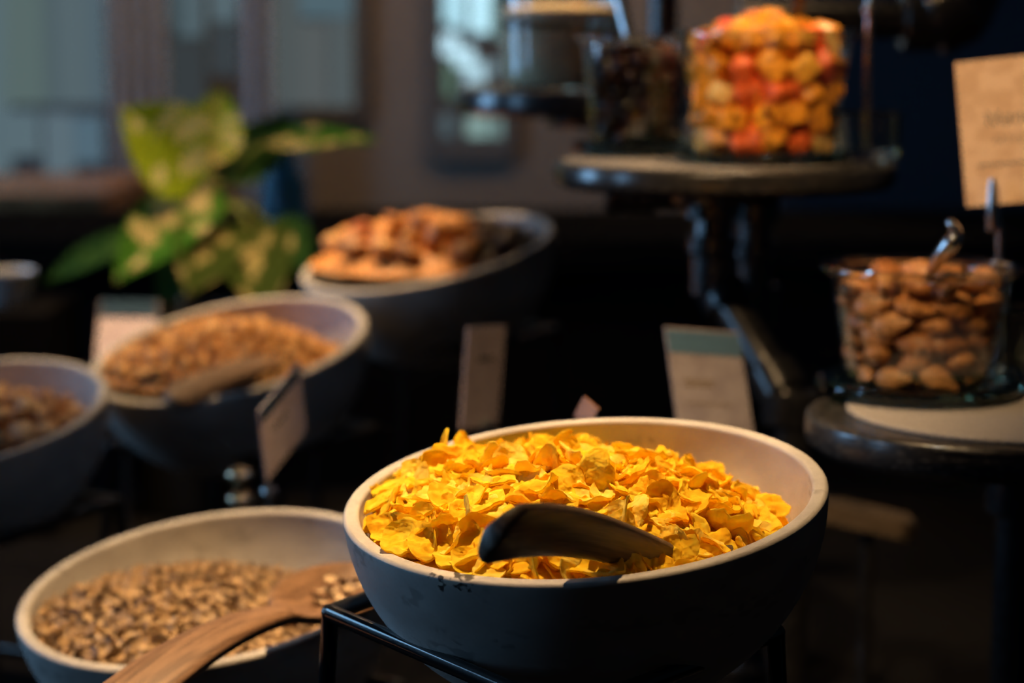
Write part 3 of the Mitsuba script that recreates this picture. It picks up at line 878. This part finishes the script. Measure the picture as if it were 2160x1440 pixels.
def put_almond(p, a, wall):
    M = frame_of(Z if rng.random() < 0.45 else np.array([math.cos(a), math.sin(a), 0.3]), [-math.sin(a), math.cos(a), 0])
    M = M @ euler(rng.normal(0, 0.3), rng.normal(0, 0.16), rng.normal(0, 0.22) + math.pi * rng.integers(2))
    M = moved(M, p)
    M[:3, :3] *= 0.0122 * rng.uniform(0.88, 1.1)
    zn = ('top' if p[2] > jc[2] + 0.056 else 'middle' if p[2] > jc[2] + 0.03 else 'bottom') + (' left' if p[0] < jc[0] - 0.016 else ' right' if p[0] > jc[0] + 0.016 else ' centre') + (' front' if p[1] < jc[1] else ' rear')
    key = thing('almond', f'brown whole almond in the wide jar on the lower disc, {zn}', 'almond', f'almonds in the glass jar, {zn}')
    scene[key] = {**AP[rng.integers(3)], 'to_world': T(M)}


ring_fill(jc, 0.0545, 0.0455, H, 0.010, 0.060, 0.0108, 0.0245, 0.0078, put_almond, heap=0.009)

# dried fruit cubes
def cube_mesh(seed):
    g = np.random.default_rng(seed)
    m = trimesh.creation.icosphere(2)
    v = np.asarray(m.vertices)
    v = np.sign(v) * np.abs(v) ** 0.45
    v = v / np.abs(v).max(0) * g.uniform(0.75, 1.15, 3)
    v += 0.18 * (meshkit.fbm(np.repeat(v[:, :, None], 1, 2).reshape(-1, 3) * 1.2 + g.uniform(0, 30, 3), 2) - 0.5)[:, None] * v
    m.vertices = v
    return m


CB = [cube_mesh(900 + k) for k in range(6)]
FK = [f'fruit_{k}' for k in (0, 0, 0, 0, 0, 1, 1, 2, 2, 3, 4)]
CP = variants(CB, FK, 45)
zu = cU[2] + 0.0018
fc = P(1604, 310, 1.53)
fc[2] = zu
lid('green tinted glass saucer under the candied fruit jar on the upper disc', fc, 0.0630)
fc = fc + [0.003, 0, 0.0052]
HF = 0.0865
jar('wide glass jar heaped with orange and red candied fruit on the upper disc', fc, 0.0600, 0.0510, HF, 0.0665)


def put_cube(p, a, wall):
    M = moved(euler(*rng.uniform(0, 6.28, 3)), p)
    M[:3, :3] *= 0.0098 * rng.uniform(0.85, 1.2)
    f = rng.integers(len(FK))
    hue = {'fruit_0': 'orange', 'fruit_1': 'red orange', 'fruit_2': 'yellow', 'fruit_3': 'deep red', 'fruit_4': 'pale yellow'}[FK[f]]
    zn = ('top' if p[2] > fc[2] + 0.07 else 'upper' if p[2] > fc[2] + 0.04 else 'lower') + (' left' if p[0] < fc[0] - 0.018 else ' right' if p[0] > fc[0] + 0.018 else ' centre') + (' front' if p[1] < fc[1] else ' rear')
    key = thing('candied_fruit_cube', f'glossy {hue} candied fruit cube, {zn} of the jar on the upper disc', 'fruit cube', f'{hue} fruit cubes, {zn} of the jar')
    scene[key] = {**CP[rng.integers(6)][f], 'to_world': T(M)}


ring_fill(fc, 0.0600, 0.0510, HF, 0.012, 0.076, 0.0165, 0.0195, 0.0112, put_cube, heap=0.013)

# raisins
RB = ['raisin_0', 'raisin_1', 'raisin_2']
RM = [lump(950 + k, (1, 0.7, 0.6), 0.45, 2, 2.4) for k in range(5)]
RP = variants(RM, RB, 60)
rc = P(1345, 310, 1.62)
rc[2] = zu
lid('green tinted glass saucer under the raisin jar on the upper disc', rc, 0.0510)
rc = rc + [0, 0, 0.0052]
HR = 0.082
jar('glass jar of dark raisins on the upper disc left of the candied fruit', rc, 0.0420, 0.0360, HR, 0.0480)


def put_raisin(p, a, wall):
    M = moved(euler(*rng.uniform(0, 6.28, 3)), p)
    M[:3, :3] *= 0.0078 * rng.uniform(0.85, 1.2)
    zn = ('top' if p[2] > rc[2] + 0.06 else 'upper' if p[2] > rc[2] + 0.035 else 'lower') + (' left' if p[0] < rc[0] - 0.012 else ' right' if p[0] > rc[0] + 0.012 else ' centre') + (' front' if p[1] < rc[1] else ' rear')
    key = thing('raisin', f'dark brown raisin in the jar left of the candied fruit, {zn}', 'raisin', f'raisins in the glass jar, {zn}')
    scene[key] = {**RP[rng.integers(5)][rng.integers(3)], 'to_world': T(M)}


ring_fill(rc, 0.0420, 0.0360, HR, 0.012, 0.066, 0.0105, 0.0135, 0.0078, put_raisin, heap=0.008)

# pale meal in the rear jar
mc = P(1182, 190, 1.83)
mc[2] = cR[2] + 0.0015
HM = 0.10
jar('glass jar of pale meal on the rear disc', mc, 0.0535, 0.0500, HM, 0.0590)
solo('oatmeal', 'pale beige meal filling the rear glass jar', 'meal', placed(lathe([(0, 0.005), (0.045, 0.005), (0.0485, 0.012), (0.0525, 0.066), (0.045, 0.069), (0.02, 0.073), (0, 0.074)], 64), moved(np.eye(4), mc)), 'meal', smooth=40, kind='stuff')


# ------------------------------------------------------------------ tumblers and cutlery
def tumbler(label, c, r, h):
    solo('glass_tumbler', label, 'glass', placed(lathe([(0, 0), (r - 0.003, 0), (r - 0.001, 0.002), (r, h - 0.002), (r - 0.001, h), (r - 0.0025, h - 0.001), (r - 0.004, 0.008), (0, 0.007)], 56), moved(np.eye(4), c)), 'glass_solid', smooth=40)


tc = P(1829, 330, 1.56)
tc[2] = zu
tumbler('small empty glass tumbler on the upper disc right of the candied fruit', tc, 0.0245, 0.0345)
rod = thing('steel_skewer', 'thin upright steel skewer with a ball joint standing in the small tumbler', 'skewer')
part(rod, 'shaft', tube([tc + [0, 0, 0.0085], tc + [-0.001, 0, 0.06], tc + [-0.001, 0, 0.17]], 0.0026, 12), 'steel', smooth=True)
part(rod, 'ball', placed(trimesh.creation.icosphere(3, 0.0052), moved(np.eye(4), tc + [-0.001, 0, 0.108])), 'steel', smooth=True)
t2 = P(2172, 850, 1.30)
t2[2] = zs
tumbler('glass tumbler cut by the right edge beside the almond jar', t2, 0.026, 0.050)


def handle(label, pts, r, bsdf, flat=1.0):
    m = tube(smooth_path(pts, 26), r, 12)
    solo('teaspoon', label, 'spoon', m, bsdf, smooth=True)


handle('small steel spoon with a curled tip sticking out of the almonds', [P(1950, 640, 1.27), P(1963, 580, 1.26), P(1988, 535, 1.25), P(2014, 500, 1.245), P(2014, 482, 1.25), P(1999, 466, 1.255)], np.r_[np.full(8, 0.003), np.linspace(0.003, 0.0052, 10), np.linspace(0.0052, 0.0022, 8)], 'steel')
handle('black spoon handle sticking up from the candied fruit', [P(1660, 70, 1.53), P(1680, 20, 1.52), P(1700, -60, 1.50)], 0.0042, 'gloss_black')
handle('steel spoon handle leaning in the raisin jar', [P(1335, 120, 1.62), P(1322, 60, 1.63), P(1308, 0, 1.64), P(1295, -60, 1.65)], np.linspace(0.004, 0.0062, 26), 'steel')


# ------------------------------------------------------------------ cards
def card(label, TL, TR, BL, body, strip, lines, group=None, th=0.0014, words=(), name='label_card'):
    u = TR - TL
    w = np.linalg.norm(u)
    u = u / w
    v = BL - TL
    v = v - u * np.dot(u, v)
    h = np.linalg.norm(v)
    v = v / h
    n = np.cross(u, -v)
    M = np.eye(4)
    M[:3, 0], M[:3, 1], M[:3, 2], M[:3, 3] = u, -v, n, TL
    if np.dot(n, CAM - TL) < 0:
        raise ValueError('card faces away')
    t = thing(name, label, 'card', group)

    def slab(x0, x1, y0, y1, z0, z1):
        return placed(box(x0, x1, -y1, -y0, z0, z1), M)
    part(t, 'sheet', slab(0, w, 0, h, -th, 0), body)
    if strip:
        part(t, 'header_strip', slab(0.0005, w - 0.0005, strip[0] * h, strip[1] * h, 0, 0.0006), 'card_strip', label='dark glossy strip along the top')
    for x0, x1, y0, y1 in lines:
        part(t, 'text_line', slab(x0 * w, x1 * w, y0 * h, y1 * h, 0, 0.0003), 'ink_soft' if body == 'kraft' else 'ink')
    for s, x, y, hh, ink in words:
        tm = meshkit.text_mesh(s, hh, 0.0003)
        tm.apply_translation((x * w, -y * h, 0))
        part(t, 'lettering', placed(tm, M), ink, label=f'printed word {s}')
    return t


def card_foot(label, top, z, base_r=0.018, bsdf='steel'):
    t = thing('card_holder', label, 'card holder', None)
    part(t, 'stem', tube([top, (top + [top[0], top[1], z]) / 2, [top[0], top[1], z]], 0.0022, 10), bsdf, smooth=True)
    part(t, 'clip', placed(trimesh.creation.icosphere(2, 0.006), moved(np.eye(4), top)), bsdf, smooth=True)
    part(t, 'base', placed(lathe([(0, 0), (base_r, 0), (base_r, 0.003), (base_r * 0.8, 0.006), (0, 0.008)], 32), moved(np.eye(4), [top[0], top[1], z])), bsdf, smooth=40)


card('pale pink card turned sideways behind the oat bowl', P(546, 868, 1.40), P(632, 764, 1.475), P(540, 1046, 1.395), 'card_pink', (0.0, 0.16), [(0.25, 0.6, 0.42, 0.47)])
card_foot('steel card holder under the sideways pink card behind the oat bowl', P(568, 1040, 1.43), ZC)
for k, (x, y) in enumerate(((506, 1000), (507, 1052))):  # two shiny brass bits put in to give the warm glints
    kp = P(x, y, 1.47)
    part('card_holder', 'glint_knob', placed(lathe([(0, -0.006), (0.006, -0.0055), (0.0095, -0.002), (0.0095, 0.001), (0.006, 0.0045), (0, 0.0055)], 28), moved(np.eye(4), kp)), 'brass', smooth=True, label='shiny brass bead put in for a warm glint')
kp0, kp1 = P(506, 1000, 1.47), P(507, 1052, 1.47)
part('card_holder', 'rod', tube([kp0, kp1, [kp1[0], kp1[1], ZC]], 0.0022, 10), 'gloss_black', smooth=True)
card('narrow turned brownish card standing behind the corn flake bowl', P(988, 690, 1.48), P(1066, 688, 1.54), P(982, 905, 1.48), 'card_pink', None, [(0.3, 0.75, 0.3, 0.34)])
card_foot('steel card holder under the narrow turned card', P(1022, 900, 1.5), ZC)
card('pale card coloured darker as in dim light, blue header, behind the corn flake bowl beside the bent pipe', P(1402, 688, 1.38), P(1558, 700, 1.40), P(1376, 905, 1.335), 'card_dimmed', (0.03, 0.25), [(0.16, 0.55, 0.5, 0.57), (0.15, 0.75, 0.72, 0.745)])
card_foot('steel card holder under the blue headed card', P(1465, 905, 1.37), ZC)
card('grey headed pale card standing behind the granola bowl', P(212, 632, 1.97), P(335, 634, 1.97), P(196, 800, 1.93), 'card_pink', (0.0, 0.22), [])
card_foot('steel card holder under the grey headed card', P(262, 800, 1.95), ZC)
card('brown kraft card with the word Mandel standing behind the almond jar', P(2013, 132, 1.36), P(2350, 96, 1.33), P(2000, 440, 1.36), 'kraft', None, [(0.10, 0.72, 0.715, 0.735)], name='kraft_card', words=[('Mandel', 0.165, 0.455, 0.0085, 'ink'), ('Almond', 0.21, 0.58, 0.0048, 'ink_soft')])
kh = thing('card_clip', 'polished steel clip and stem holding the kraft card behind the almond jar', 'card holder')
part(kh, 'clip', tube([P(2094, 378, 1.345), P(2093, 430, 1.345), P(2092, 486, 1.345)], [0.0022, 0.0032, 0.0034], 14), 'steel', smooth=True)
e = P(2108, 560, 1.352)
part(kh, 'stem', tube([P(2100, 436, 1.352), P(2108, 490, 1.352), e, [e[0], e[1], zs]], 0.0022, 10), 'steel', smooth=True)
part(kh, 'base', placed(lathe([(0, 0), (0.014, 0), (0.014, 0.003), (0.008, 0.005), (0, 0.005)], 32), moved(np.eye(4), [e[0], e[1], zs])), 'steel', smooth=40)
card('small dark card corner peeking over the back rim of the corn flake bowl', P(1231, 836, 1.2), P(1262, 862, 1.19), P(1216, 880, 1.2), 'walnut', None, [], name='small_card')


# ------------------------------------------------------------------ the plant
def leaf_mesh(L, W, fold, droop, n=26, m=13):
    s = np.linspace(0, 1, n)
    wid = W * np.sin(np.pi * np.clip(s, 0, 1) ** 0.72) ** 0.8 * (1 - 0.15 * s) + 0.0004
    t = np.linspace(-1, 1, m)
    X, Tm = np.meshgrid(s * L, t, indexing='ij')
    Yv = Tm * wid[:, None]
    Zv = np.abs(Tm) ** 1.3 * wid[:, None] * fold - droop * L * (X / L) ** 2 + 0.012 * L * np.sin(Tm * 5 + X / L * 9)
    v = np.stack([X, Yv, Zv], -1).reshape(-1, 3)
    i, j = np.meshgrid(np.arange(n - 1), np.arange(m - 1), indexing='ij')
    q = np.stack([i * m + j, (i + 1) * m + j, (i + 1) * m + j + 1, i * m + j + 1], -1).reshape(-1, 4)
    uv = np.stack([X / L, Tm * 0.5], -1).reshape(-1, 2)
    return trimesh.Trimesh(v, np.vstack([q[:, [0, 1, 2]], q[:, [0, 2, 3]]]), process=False), uv


pl = thing('potted_plant', 'variegated green trailing plant in a black pot behind the granola bowl', 'plant')
DP = 2.2
pot = P(400, 640, DP)
pot[2] = ZC
part(pl, 'pot', placed(lathe([(0, 0), (0.05, 0), (0.055, 0.004), (0.075, 0.19), (0.078, 0.21), (0.074, 0.21), (0.07, 0.19), (0, 0.185)], 48), moved(np.eye(4), pot)), 'pot_black', smooth=40)
part(pl, 'soil', placed(lathe([(0, 0.196), (0.05, 0.194), (0.071, 0.190), (0, 0.187)], 40), moved(np.eye(4), pot)), 'soil', smooth=40)
hub = P(452, 415, DP)
part(pl, 'stem', tube(smooth_path([pot + [0, 0, 0.19], P(430, 520, DP), hub, P(440, 385, DP)], 20), 0.0045, 10), 'walnut', smooth=True)


def leaf(base, tip, face, L_w, bsdf, fold=0.25, droop=0.12):
    x = tip - base
    L = np.linalg.norm(x)
    x = x / L
    z = np.asarray(face, float)
    z = z - x * np.dot(x, z)
    z /= np.linalg.norm(z)
    m, uv = leaf_mesh(L, L_w, fold, droop)
    M = np.eye(4)
    M[:3, 0], M[:3, 1], M[:3, 2], M[:3, 3] = x, np.cross(z, x), z, base
    part(pl, 'leaf', placed(m, M), bsdf, smooth=True, uv=uv)
    part(pl, 'petiole', tube(smooth_path([hub + (pot - hub) * rng.uniform(0, 0.25), (hub + base) / 2 + [0, 0, 0.006], base], 10), 0.0024, 8), 'stem_green', smooth=True)


leaf(P(436, 368, DP), P(246, 232, DP - 0.05), (0.2, -0.85, 0.25), 0.052, 'leaf_lime', droop=-0.05)
leaf(P(440, 350, DP), P(462, 186, DP + 0.03), (-0.1, -0.9, 0.1), 0.036, 'leaf_lime', droop=0.02)
leaf(P(455, 398, DP), P(238, 572, DP - 0.10), (-0.25, -0.75, 0.55), 0.047, 'leaf_green', droop=0.10)
leaf(P(470, 385, DP), P(620, 228, DP + 0.08), (0.2, -0.8, 0.5), 0.032, 'leaf_deep')
leaf(P(560, 300, DP + 0.02), P(795, 285, DP - 0.02), (0.1, -0.6, 0.8), 0.021, 'leaf_lime_dark' if 'leaf_lime_dark' in scene else 'leaf_green', droop=0.05)
leaf(P(300, 500, DP), P(88, 575, DP - 0.04), (-0.2, -0.5, 0.8), 0.026, 'leaf_deep')
leaf(P(470, 470, DP - 0.02), P(400, 600, DP - 0.12), (0.1, -0.9, 0.5), 0.04, 'leaf_cream')
leaf(P(520, 470, DP - 0.02), P(560, 640, DP - 0.12), (0.1, -0.9, 0.4), 0.044, 'leaf_cream')
leaf(P(560, 470, DP), P(650, 560, DP - 0.05), (0.2, -0.8, 0.5), 0.032, 'leaf_deep')
leaf(P(440, 480, DP), P(330, 640, DP - 0.04), (-0.2, -0.7, 0.6), 0.036, 'leaf_deep')

# ------------------------------------------------------------------ the far table
tz = P(90, 410, 2.9)[2]
ft = thing('side_table', 'brown wooden side table below the far left wall reflection', 'table')
part(ft, 'tabletop', box(-1.5, P(215, 400, 2.9)[0], 2.90, 3.34, tz - 0.03, tz), 'walnut')
for x in (-1.46, P(215, 400, 2.9)[0] - 0.05):
    for y in (2.92, 3.28):
        part(ft, 'leg', box(x, x + 0.045, y, y + 0.045, 0, tz - 0.03), 'walnut')
wc = P(8, 605, 2.15)
solo('white_cup', 'white cup at the left edge beside the dark plant pot', 'cup', placed(lathe([(0, 0), (0.02, 0), (0.026, 0.012), (0.032, 0.035), (0.0305, 0.035), (0.024, 0.012), (0, 0.004)], 40), moved(np.eye(4), wc - [0, 0, 0.018])), 'china', smooth=40)
sh = thing('black_riser', 'black box riser under the white cup at the left edge', 'riser')
part(sh, 'body', box(wc[0] - 0.10, wc[0] + 0.06, wc[1] - 0.08, wc[1] + 0.08, ZC, wc[2] - 0.018), 'counter_black')
vb = P(600, 455, 2.62)
vb[2] = 1.06
solo('blue_bottle', 'blurred blue glass bottle on the rear counter behind the plant', 'bottle', placed(lathe([(0, 0), (0.026, 0), (0.029, 0.004), (0.029, 0.05), (0.018, 0.07), (0.013, 0.095), (0.010, 0.095), (0.014, 0.069), (0.025, 0.05), (0.025, 0.006), (0, 0.005)], 40), moved(np.eye(4), vb)), 'glass_blue', smooth=40)

bd = P(1830, 1092, 1.55)  # brown bar, the look of the lighter band below the disc
rs = thing('bar_post', 'thin black post under the brown bar below the lower disc', 'post')
part(rs, 'rod', tube([bd + [0, 0, -0.008], (bd + [bd[0], bd[1], ZC]) / 2, [bd[0], bd[1], ZC]], 0.005, 12), 'black_iron', smooth=True)
part(rs, 'foot', placed(lathe([(0, 0), (0.03, 0), (0.03, 0.004), (0, 0.006)], 32), moved(np.eye(4), [bd[0], bd[1], ZC])), 'black_iron', smooth=30)
solo('brown_bar', 'brown bar below the lower disc, right of the corn flake bowl', 'board', placed(box(-0.065, 0.033, -0.018, 0.018, -0.007, 0.007), moved(euler(0, math.radians(13), 0), bd)), 'bar_brown')
